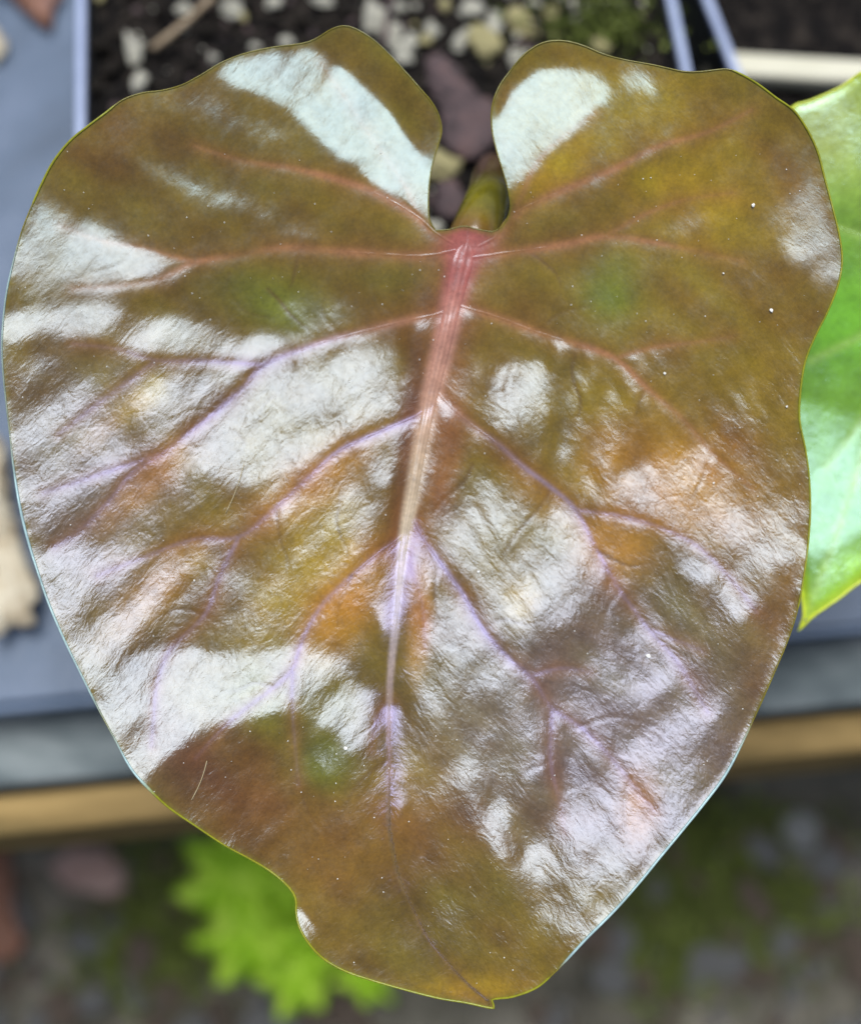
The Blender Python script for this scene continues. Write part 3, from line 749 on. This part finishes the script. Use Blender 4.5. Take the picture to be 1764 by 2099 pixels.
# tray deck (a carrying tray of flat sheet plastic): strips round the pot, one deck mesh with a turned-down skirt
A = on_plane(-40, 1446, deck_z); B = on_plane(1800, 1300, deck_z)
fr = A.copy(); fr.z = 0
def to_ab(p): d = p - fr; return d.dot(EX), d.dot(EY)
pl = to_ab(on_plane(158, 120, 0.098))[0]; prr = to_ab(on_plane(1396, 60, 0.098))[0]
pot_b0 = 0.062; pot_b1 = pot_b0 + (prr - pl)
tray = thing('carrying_tray', frame_pt(fr, 0.1, 0.15, BENCH_Z), 'dark plastic carrying tray, coloured with reflected sky blue, whose flat deck surrounds the pots', 'tray')
bm = bmesh.new()
rbox(bm, fr, -0.12, pl + 0.007, 0.0, 0.40, deck_z - 0.003, deck_z); bevel(bm, 0.0012)
rbox(bm, fr, pl + 0.0075, 0.40, 0.0, pot_b0, deck_z - 0.0031, deck_z - 0.0001)
obj_bm('deck', bm, MAT['tray'], tray, False)
bm = bmesh.new()
rbox(bm, fr, -0.12, 0.40, 0.018, 0.0205, 0.0, deck_z - 0.0026)
obj_bm('skirt', bm, MAT['tray'], tray, False)
bm = bmesh.new()
rbox(bm, fr, -0.12, 0.40, -0.0035, -0.0005, deck_z - 0.0022, deck_z + 0.0004); bevel(bm, 0.001)
obj_bm('front_lip', bm, MAT['tray'], tray, True)

def square_pot(name, label, o, ex, ey, w, d, z_rim, soil, group=None):
    """open square pot: four tapering walls, a rolled rim, floor"""
    t = thing(name, Vector((o[0], o[1], 0)) + ex * w / 2 + ey * d / 2 + Vector((0, 0, BENCH_Z + 0.001)), label, 'pot', group)
    bm = bmesh.new(); th = 0.0012; tp = 0.010
    def ringv(ins, z): return [bm.verts.new(Vector((o[0], o[1], 0)) + ex * a + ey * b + Vector((0, 0, z))) for a, b in ((ins, ins), (w - ins, ins), (w - ins, d - ins), (ins, d - ins))]
    r = [ringv(tp, 0.001), ringv(0.001, z_rim - 0.001), ringv(0.001 + th, z_rim - 0.001), ringv(tp + th, 0.0025)]
    for k in range(3):
        for j in range(4): bm.faces.new((r[k][j], r[k][(j + 1) % 4], r[k + 1][(j + 1) % 4], r[k + 1][j]))
    bm.faces.new(r[0][::-1]); bm.faces.new(r[3])
    obj_bm('wall', bm, MAT['pot'], t, False)
    bm = bmesh.new()
    rw = 0.0023
    for a0, a1, b0, b1 in ((-.0006, rw, -.0006, d + .0006), (w - rw, w + .0006, -.0006, d + .0006), (rw, w - rw, -.0006, rw), (rw, w - rw, d - rw, d + .0006)):
        rbox(bm, o, a0, a1, b0, b1, z_rim - 0.0028, z_rim, ex, ey)
    bevel(bm, 0.0008)
    obj_bm('rim', bm, MAT['rim'], t, True)
    return t
po_ = frame_pt(fr, pl, pot_b0, 0)
pw = prr - pl
square_pot('square_pot', 'square black plastic pot that holds the bronze leaf, its rim coloured as a bluish highlight', po_, EX, EY, pw, pw, 0.098, soil_z)
# neighbour pot, set slightly askew
q0 = on_plane(1422, -30, 0.096); y2 = R(13)
e2x = Vector((math.cos(y2), math.sin(y2), 0)); e2y = Vector((-math.sin(y2), math.cos(y2), 0))
o2 = q0 - e2y * 0.09; o2.z = 0
square_pot('square_pot', 'black plastic pot set askew beside the bronze leaf pot, holding the green leaf', o2 + e2x * 0.002, e2x, e2y, 0.13, 0.15, 0.096, 0.04)

# potting soil in both pots
def soil_patch(name, o, ex, ey, w, d, z, amp, n, mat, label, cat):
    V = []; F = []
    for j in range(n + 1):
        for i in range(n + 1):
            a = w * i / n; b = d * j / n
            p = Vector((o[0], o[1], z)) + ex * a + ey * b
            e = min(i, n - i, j, n - j)
            p.z += amp * (mnoise.noise(p * 120) + 0.6 * mnoise.noise(p * 300) + 0.35 * mnoise.noise(p * 700)) * (1 if e else 0.2)
            V.append(p)
    for j in range(n):
        for i in range(n): F.append((j * (n + 1) + i, j * (n + 1) + i + 1, (j + 1) * (n + 1) + i + 1, (j + 1) * (n + 1) + i))
    o_ = obj(name, V, F, mat, None, True, Vector((o[0], o[1], z)))
    return tag(o_, label, cat, None, 'stuff')
ins = 0.0035
soil = soil_patch('potting_soil', po_ + EX * ins + EY * ins, EX, EY, pw - 2 * ins, pw - 2 * ins, soil_z, 0.0022, 150, MAT['soil'], 'dark crumbly potting soil filling the bronze leaf pot', 'soil')
soil_patch('potting_soil', o2 + e2x * (ins + .004) + e2y * ins, e2x, e2y, 0.13 - 2 * ins - .006, 0.15 - 2 * ins, 0.066, 0.0022, 70, MAT['soil'], 'dark soil down inside the askew neighbour pot', 'soil')

# lumps
def lump_mesh(name, seed, sub=2, rough=0.35, flat=0.7):
    bm = bmesh.new(); bmesh.ops.create_icosphere(bm, subdivisions=sub, radius=1.0)
    for v in bm.verts:
        p = v.co + Vector((seed * 3.1, seed * 1.7, -seed))
        v.co *= 1 + rough * mnoise.noise(p * 1.1) + rough * 0.5 * mnoise.noise(p * 2.6)
        v.co.z *= flat
    me = bpy.data.meshes.new(name); bm.to_mesh(me); bm.free()
    me.polygons.foreach_set('use_smooth', [rough < .5] * len(me.polygons))
    return me
def lump(name, me, mat, loc, size, rz, label, cat, group, tilt=0.0):
    key = (me.name, mat.name)
    if key not in lump.cache:
        m2 = me.copy(); m2.materials.append(mat); m2.name = name; lump.cache[key] = m2
    o = bpy.data.objects.new(name, lump.cache[key]); COL.objects.link(o)
    o.location = loc; o.scale = size; o.rotation_euler = (tilt, tilt * .6, rz)
    return tag(o, label, cat, group)
lump.cache = {}
LM = [lump_mesh('lump', s, 2, .75, .75) for s in range(6)]
# granules of perlite seen between and above the lobes: centre x, y, width, height (photograph px), stained?
PER = [(475,20,42,38,0),(272,98,34,88,0),(322,12,44,22,2),(225,142,34,44,2),(285,166,34,36,0),(205,92,36,40,2),(660,2,44,22,0),(765,32,46,84,0),(800,62,48,44,0),(815,92,52,26,0),
 (838,88,34,40,0),(826,118,44,34,0),(866,44,52,52,2),(884,62,36,40,0),(967,16,46,42,0),(994,88,60,96,1),(1012,50,40,50,0),(1062,38,58,46,1),(1066,125,44,50,0),(905,340,72,72,1),(884,463,46,26,0),
 (1228,96,46,38,1),(1180,8,38,24,0),(1128,30,40,36,1),(940,92,28,30,0),(1255,40,36,44,2),(1095,5,30,20,0),(1215,45,30,34,2),(1292,28,26,40,2),(560,40,30,26,2),(600,80,26,22,2),(420,60,26,30,2),(940,365,30,30,2),
 (1296,100,34,36,2),(930,400,26,22,2),(710,20,30,30,2),(640,45,24,22,2),(250,120,24,22,2),(1160,70,26,24,2),(190,180,34,40,2),(395,120,30,24,2)]
for k in range(46):
    w_ = random.uniform(14, 34); PER.append((random.uniform(730, 1310) if k < 34 else random.uniform(190, 700), random.uniform(-15, 150) if k < 34 else random.uniform(-10, 120), w_, w_ * random.uniform(.6, 1.2), random.choice((0, 0, 1, 2))))
for k, (x, y, w, h, st) in enumerate(PER):
    p = on_plane(x, y, soil_z + 0.003); s = px_size(p)
    m = (MAT['perlite'], MAT['perlite_y'], MAT['crumb'])[st]
    if st < 2:
        lump('perlite_granule', LM[k % 6], m, p, (w * s * .5, h * s * .5, min(w, h) * s * .45), random.uniform(-.4, .4),
             'off-white perlite granule lying on the dark potting soil' if st == 0 else 'yellow-stained perlite granule lying on the dark potting soil', 'perlite',
             'white perlite granules on the potting soil' if st == 0 else 'yellowish perlite granules on the potting soil')
    else:
        lump('soil_crumb', LM[k % 6], m, p, (w * s * .5, h * s * .5, min(w, h) * s * .45), random.uniform(-3, 3), 'brown crumb of bark lying on the potting soil', 'bark crumb', 'brown bark crumbs on the potting soil')
# fine crumbs: one mass of each kind
for nm, cnt_, mt, lab, rr in (('soil_crumbs', 1100, 'crumb', 'fine dark crumbs scattered over the potting soil', (.0005, .0022)), ('grit_crumbs', 150, 'perlite', 'fine pale grit sprinkled over the potting soil', (.0003, .0011)), ('bark_crumbs', 200, 'bark', 'fine purplish bark crumbs strewn over the potting soil', (.0006, .0024))):
    bm = bmesh.new()
    for k in range(cnt_):
        a, b = random.uniform(.006, pw - .006), random.uniform(pw * .25, pw - .006)
        p = po_ + EX * a + EY * b; p.z = soil_z + random.uniform(0, .003)
        r = random.uniform(*rr)
        m = Matrix.Translation(p) @ Matrix.Rotation(random.uniform(0, 6), 4, 'Z') @ Matrix.Rotation(random.uniform(0, 6), 4, 'X') @ Matrix.Diagonal((r, r * random.uniform(.4, 1), r * .6, 1))
        bmesh.ops.create_icosphere(bm, subdivisions=1, radius=1.0, matrix=m)
    tag(obj_bm(nm, bm, MAT[mt], None, False, po_ + Vector((0, 0, soil_z))), lab, 'soil', None, 'stuff')
# moss flecks on the soil, top right
bm = bmesh.new()
for k in range(260):
    x = random.gauss(1220, 70); y = random.gauss(50, 45)
    p = on_plane(x, y, soil_z + 0.0035)
    for j in range(3):
        q = p + Vector((random.gauss(0, .0012), random.gauss(0, .0012), random.uniform(0, .002)))
        d = Vector((random.gauss(0, 1), random.gauss(0, 1), 1)).normalized() * .0022
        sd = d.cross(Vector((random.random(), random.random(), .2))).normalized() * .0007
        v = [bm.verts.new(c) for c in (q - sd, q + d * .5 - sd * 1.3, q + d, q + d * .5 + sd * 1.3)]
        bm.faces.new(v)
tag(obj_bm('moss', bm, MAT['moss'], None, False, on_plane(1220, 50, soil_z)), 'green moss flecks on the soil beside the pot wall', 'moss', None, 'stuff')

# bark chip seen through the notch
def slab_from_outline(name, pts_px, z, thick, mat, label, cat, bend=0.0015, nseg=8, tiltv=None, rag=9.0):
    """a real slab: outline laid on the plane z, domed and given thickness"""
    P = [on_plane(x + rag * mnoise.noise((x * .08, y * .08, 1)), y + rag * mnoise.noise((x * .08, y * .08, 5)), z) for x, y in catmull(list(pts_px) + [pts_px[0]], 5)[:-1]]
    c = sum(P, Vector()) / len(P)
    V = []; F = []; n = len(P); rings = 5
    for s in (1, -1):
        for r in range(1, rings + 1):
            f = r / rings
            for p in P:
                q = c.lerp(p, f)
                q.z += bend * (1 - f * f) + 0.6 * bend * mnoise.noise(q * 200) + s * thick / 2
                if tiltv: q.z += (q - c).dot(tiltv)
                V.append(q)
        V.append(c + Vector((0, 0, bend + s * thick / 2)))
    off = n * rings + 1
    for si, o_ in ((0, 0), (1, off)):
        for r in range(rings - 1):
            for k in range(n):
                f = (o_ + r * n + k, o_ + (r + 1) * n + k, o_ + (r + 1) * n + (k + 1) % n, o_ + r * n + (k + 1) % n)
                F.append(f if si == 0 else f[::-1])
        for k in range(n):
            f = (o_ + n * rings, o_ + k, o_ + (k + 1) % n); F.append(f if si == 0 else f[::-1])
    for k in range(n):
        a = (rings - 1) * n + k; b = (rings - 1) * n + (k + 1) % n
        F.append((a, a + off, b + off, b))
    o = obj(name, V, F, mat, None, True, c - Vector((0, 0, thick / 2)))
    return tag(o, label, cat)
slab_from_outline('bark_chip', [(870,120),(905,112),(945,150),(985,200),(1010,215),(1020,270),(985,320),(950,325),(910,290),(905,230),(880,180)], soil_z + .0035, .002, MAT['bark'], 'purplish brown bark chip on the soil seen through the leaf notch', 'bark chip', .002)
slab_from_outline('bark_chip', [(890,385),(925,370),(950,395),(945,440),(915,455),(893,430)], soil_z + .0035, .002, MAT['bark'], 'small dark bark chip on the soil below the notch by the leaf stalk', 'bark chip', .002)
def stick(name, a, b, r0, r1, mat, label, cat, mid=None):
    pts = [a, mid if mid else (Vector(a) + Vector(b)) / 2 + Vector((0, 0, .0004)), b]
    C = [Vector(v) for v in catmull([tuple(p) for p in pts], 0.003)]
    C0 = C[0].copy()
    V, F = tube(C, [r0 + (r1 - r0) * k / len(C) for k in range(len(C))], 8)
    return tag(obj(name, V, F, mat, None, True, C0), label, cat)
stick('straw', on_plane(312, 100, soil_z + .004), on_plane(436, -8, soil_z + .007), .0012, .0009, MAT['straw'], 'pale straw stem lying aslant on the dark soil', 'straw', on_plane(375, 50, soil_z + .006))
stick('twig', on_plane(786, 100, soil_z + .004), on_plane(803, -20, soil_z + .008), .0010, .0008, MAT['bark'], 'thin greyish twig standing among the perlite above the leaf', 'twig')
# pale slat across the neighbour pot
s0 = on_plane(1446, 122, .074); s1 = on_plane(1900, 150, .074)
ax = (s1 - s0).normalized(); ay_ = Vector((-ax.y, ax.x, 0))
bm = bmesh.new(); so = s0.copy(); so.z = 0
rbox(bm, so, 0.0, (s1 - s0).length, -.0046, .0046, .067, .074, ax, ay_); bevel(bm, .0016, 3)
tag(obj_bm('wooden_slat', bm, MAT['paleslat'], None, True, s0), 'pale weathered wooden slat lying across the askew pot', 'slat')

# bench: grey planks and the yellow timber edge
bf = to_ab(on_plane(0, 1612, BENCH_Z))[1]
bench = thing('potting_bench', frame_pt(fr, 0.1, bf, -0.38), 'timber bench with weathered grey planks and a yellowish front rail', 'bench')
for k in range(4):
    b0 = bf + k * 0.098
    bm = bmesh.new(); rbox(bm, fr, -0.45, 0.75, b0, b0 + 0.094, BENCH_Z - .02, BENCH_Z - .0005 * (k % 2)); bevel(bm, .0015)
    obj_bm('plank', bm, MAT['plank'], bench, False)
rail_z = BENCH_Z - 0.010
rb = to_ab(on_plane(0, 1714, rail_z))[1]
bm = bmesh.new(); rbox(bm, fr, -0.45, 0.75, rb, bf - .001, rail_z - .05, rail_z); bevel(bm, .002)
obj_bm('front_rail', bm, MAT['timber'], bench, False)
for a in (-.4, .7):
    bm = bmesh.new(); rbox(bm, fr, a - .025, a + .025, bf + .02, bf + .07, -.382, BENCH_Z - .0195)
    obj_bm('leg', bm, MAT['timber'], bench, False)

# ground
GZ = -0.38
n = 160; V = []; F = []
for j in range(n + 1):
    for i in range(n + 1):
        u = -1 + 2 * i / n; v = -1 + 2 * j / n
        x = 0.35 * u + 3.0 * u ** 5; y = -0.05 + 0.35 * v + 3.0 * v ** 5
        z = GZ + .006 * mnoise.noise(Vector((x * 14, y * 14, 0))) + .004 * mnoise.noise(Vector((x * 45, y * 45, 3)))
        V.append((x, y, z))
for j in range(n):
    for i in range(n): F.append((j * (n + 1) + i, j * (n + 1) + i + 1, (j + 1) * (n + 1) + i + 1, (j + 1) * (n + 1) + i))
tag(obj('ground', V, F, MAT['ground']), 'dark gravelly ground below the bench', 'ground', None, 'structure')
PM = [lump_mesh('pebble', 20 + s, 2, .22, .65) for s in range(5)]
for k in range(230):
    left = random.random() < .5
    x = random.uniform(-40, 760) if left else random.uniform(1050, 1810)
    y = random.uniform(1700, 2140)
    if left and y < 1745: y += 60
    p = on_plane(x, y, GZ + .003)
    r = random.choice((.004, .005, .006, .007, .009, .011)) * random.uniform(.8, 1.3)
    br = random.random() < .5
    lump('pebble', PM[k % 5], MAT['pebble_b'] if br else MAT['pebble'], p, (r, r * random.uniform(.6, 1), r), random.uniform(0, 6),
         'brown pebble lying on the dark ground below the bench' if br else 'grey pebble lying on the dark ground below the bench', 'pebble', 'brown pebbles on the ground' if br else 'grey pebbles on the ground', random.uniform(-.3, .3))
p = on_plane(1640, 1702, GZ + .006); s = px_size(p)
lump('pebble', PM[2], MAT['pebble_w'], p, (40 * s, 42 * s, 36 * s), .5, 'rounded white pebble on the ground beyond the front rail', 'pebble', None)
p = on_plane(1655, 1880, GZ + .005)
# moss on the ground
bm = bmesh.new()
for cx, cy, sx, sy, nn in ((1400,1800,80,70,1500),(1360,1950,50,60,700),(300,1960,70,50,1100),(1590,1860,80,60,800),(420,1880,70,50,500),(1500,1700,120,30,500),(330,1800,60,60,400)):
    for k in range(nn):
        p = on_plane(random.gauss(cx, sx), random.gauss(cy, sy), GZ + .004)
        d = Vector((random.gauss(0, .8), random.gauss(0, .8), 1)).normalized() * random.uniform(.004, .009)
        sd = d.cross(Vector((random.random() - .5, random.random() - .5, .2))).normalized() * .0022
        v = [bm.verts.new(c) for c in (p - sd, p + d * .5 - sd * 1.3, p + d, p + d * .5 + sd * 1.3)]
        bm.faces.new(v)
tag(obj_bm('moss', bm, MAT['moss'], None, False, on_plane(1000, 1850, GZ)), 'patches of green moss on the ground below the bench', 'moss', None, 'stuff')
slab_from_outline('fallen_leaf', [(100,1775),(150,1740),(220,1745),(255,1790),(240,1835),(180,1830),(130,1815)], GZ + .010, .001, MAT['dead'], 'faded pinkish fallen leaf on the dark ground', 'fallen leaf', .006)
slab_from_outline('fallen_leaf', [(-60,1730),(10,1740),(25,1800),(30,1880),(50,1930),(20,1970),(-40,1960),(-80,1850)], GZ + .010, .001, MAT['rust'], 'reddish brown fallen leaf on the ground beside the faded pink one', 'fallen leaf', .006)

# seedling: scalloped bright green leaves on stalks
sd_foot = on_plane(560, 1880, GZ + .002)
seed = thing('seedling', sd_foot, 'bright lime green seedling with scalloped leaves growing from the ground', 'seedling')
def seed_leaf(cx, cy, r, ang, z, lobes, squash=.85, tx=0, ty=0):
    c = on_plane(cx, cy, z); s = px_size(c); n = 72; V = [c + Vector((0, 0, -.002))]; F = []
    for rr in (0.33, 0.66, 1.0):
        for k in range(n):
            t = 2 * math.pi * k / n
            rad = r * s * (1 + (.13 * math.cos(lobes * t) + .02 * math.cos(2 * lobes * t + 1) + .05 * math.cos(3 * t + ang)) * rr) * rr
            if abs(t - math.pi) < .25: rad *= .55 + .45 * abs(t - math.pi) / .25
            a, b = rad * math.cos(t), rad * squash * math.sin(t)
            x = a * math.cos(ang) - b * math.sin(ang); y = a * math.sin(ang) + b * math.cos(ang)
            V.append(c + Vector((x, y, (.007 * rr * math.cos(lobes * t)) - .010 * (rr - .4) ** 2 + tx * x + ty * y)))
    for k in range(n): F.append((0, 1 + k, 1 + (k + 1) % n))
    for q in range(2):
        for k in range(n):
            F.append((1 + q * n + k, 1 + (q + 1) * n + k, 1 + (q + 1) * n + (k + 1) % n, 1 + q * n + (k + 1) % n))
    o = obj('leaf', V, F, MAT['seedling'], seed)
    md = o.modifiers.new('thickness', 'SOLIDIFY'); md.thickness = .0006
    mid = c.lerp(sd_foot, .5) + Vector((0, 0, .006))
    V, F = tube([Vector(v) for v in catmull([tuple(c - Vector((0, 0, .001))), tuple(mid), tuple(sd_foot - Vector((0, 0, .003)))], .004)], [.0011] * 200, 6)
    st = obj('stalk', V, F, MAT['seedling'], seed)
seed_leaf(490, 1800, 125, 2.6, GZ + .055, 7)
seed_leaf(525, 1900, 125, -2.9, GZ + .048, 7, .8)
seed_leaf(610, 1985, 90, -1.9, GZ + .040, 6, .85)
seed_leaf(740, 2005, 70, -.6, GZ + .030, 6, .6)
seed_leaf(590, 1850, 90, .6, GZ + .035, 6, .85)

# dry leaf bits on the tray deck
slab_from_outline('dry_leaf', [(-60,880),(0,900),(12,960),(22,1030),(40,1100),(62,1160),(82,1210),(76,1235),(62,1245),(72,1275),(45,1285),(20,1280),(-5,1310),(-20,1300),(0,1275),(28,1255),(24,1225),(10,1190),(0,1140),(-20,1120),(-60,1100)],
                  deck_z + .009, .0006, MAT['cream'], 'bleached cream dry leaf with ragged edges lying on the tray deck', 'dry leaf', .005)
slab_from_outline('dry_leaf', [(-30,-30),(20,-10),(40,15),(62,28),(80,50),(98,58),(104,35),(112,10),(120,-30)], deck_z + .004, .0012, MAT['rust'], 'curled rust-brown dry leaf on the tray deck beside the pot rim', 'dry leaf', .005)
slab_from_outline('dry_leaf', [(-40,50),(-5,60),(12,95),(6,115),(-20,125),(-45,100)], deck_z + .003, .001, MAT['cream'], 'small pale scrap of dry leaf on the deck beside the rust-brown curl', 'dry leaf', .003)

# grit and fibres resting on the bronze leaf
for k, (x, y, r) in enumerate([(1328,1345,7),(1543,420,7),(1580,636,6),(980,1172,4),(1362,765,4),(1462,990,3.5),(708,1534,6),(1612,833,4),(398,1190,3),(1482,560,3)]):
    p = Vector(L.pos(x, y, float(L.sample(L.h, x, y)) + .0003)); s = px_size(p)
    lump('grit_speck', LM[k % 6], MAT['dust'], p, (r * s * .62, r * s * .5, r * s * .4), k, 'white grit speck stuck to the bronze leaf', 'grit', 'white grit specks on the bronze leaf')
bm = bmesh.new(); cnt = 0
while cnt < 420:
    x, y = random.uniform(20, 1710), random.uniform(300, 2040)
    if not inside(np.array([x]), np.array([y]), L.out)[0]: continue
    p = Vector(L.pos(x, y, float(L.sample(L.h, x, y)) + .00005)); r = random.choice((.00006, .00008, .0001, .00014))
    bmesh.ops.create_icosphere(bm, subdivisions=1, radius=r, matrix=Matrix.Translation(p)); cnt += 1
tag(obj_bm('leaf_dust', bm, MAT['dust'], None, True, LEAF_C), 'tiny pale dust grains sprinkled over the bronze leaf', 'dust', None, 'stuff')
def fibre(x0, y0, x1, y1, label):
    C = []
    for k in range(9):
        t = k / 8; x, y = x0 + (x1 - x0) * t + 4 * math.sin(t * 3), y0 + (y1 - y0) * t
        C.append(Vector(L.pos(x, y, float(L.sample(L.h, x, y)) + .0002)))
    V, F = tube(C, [.00007] * 9, 6)
    tag(obj('plant_fibre', V, F, MAT['fibre'], None, True, C[0]), label, 'fibre')
fibre(500, 950, 462, 1052, 'pale straight fibre lying on the left half of the bronze leaf')
fibre(424, 1560, 392, 1640, 'fine pale fibre on the dark lower part of the bronze leaf')
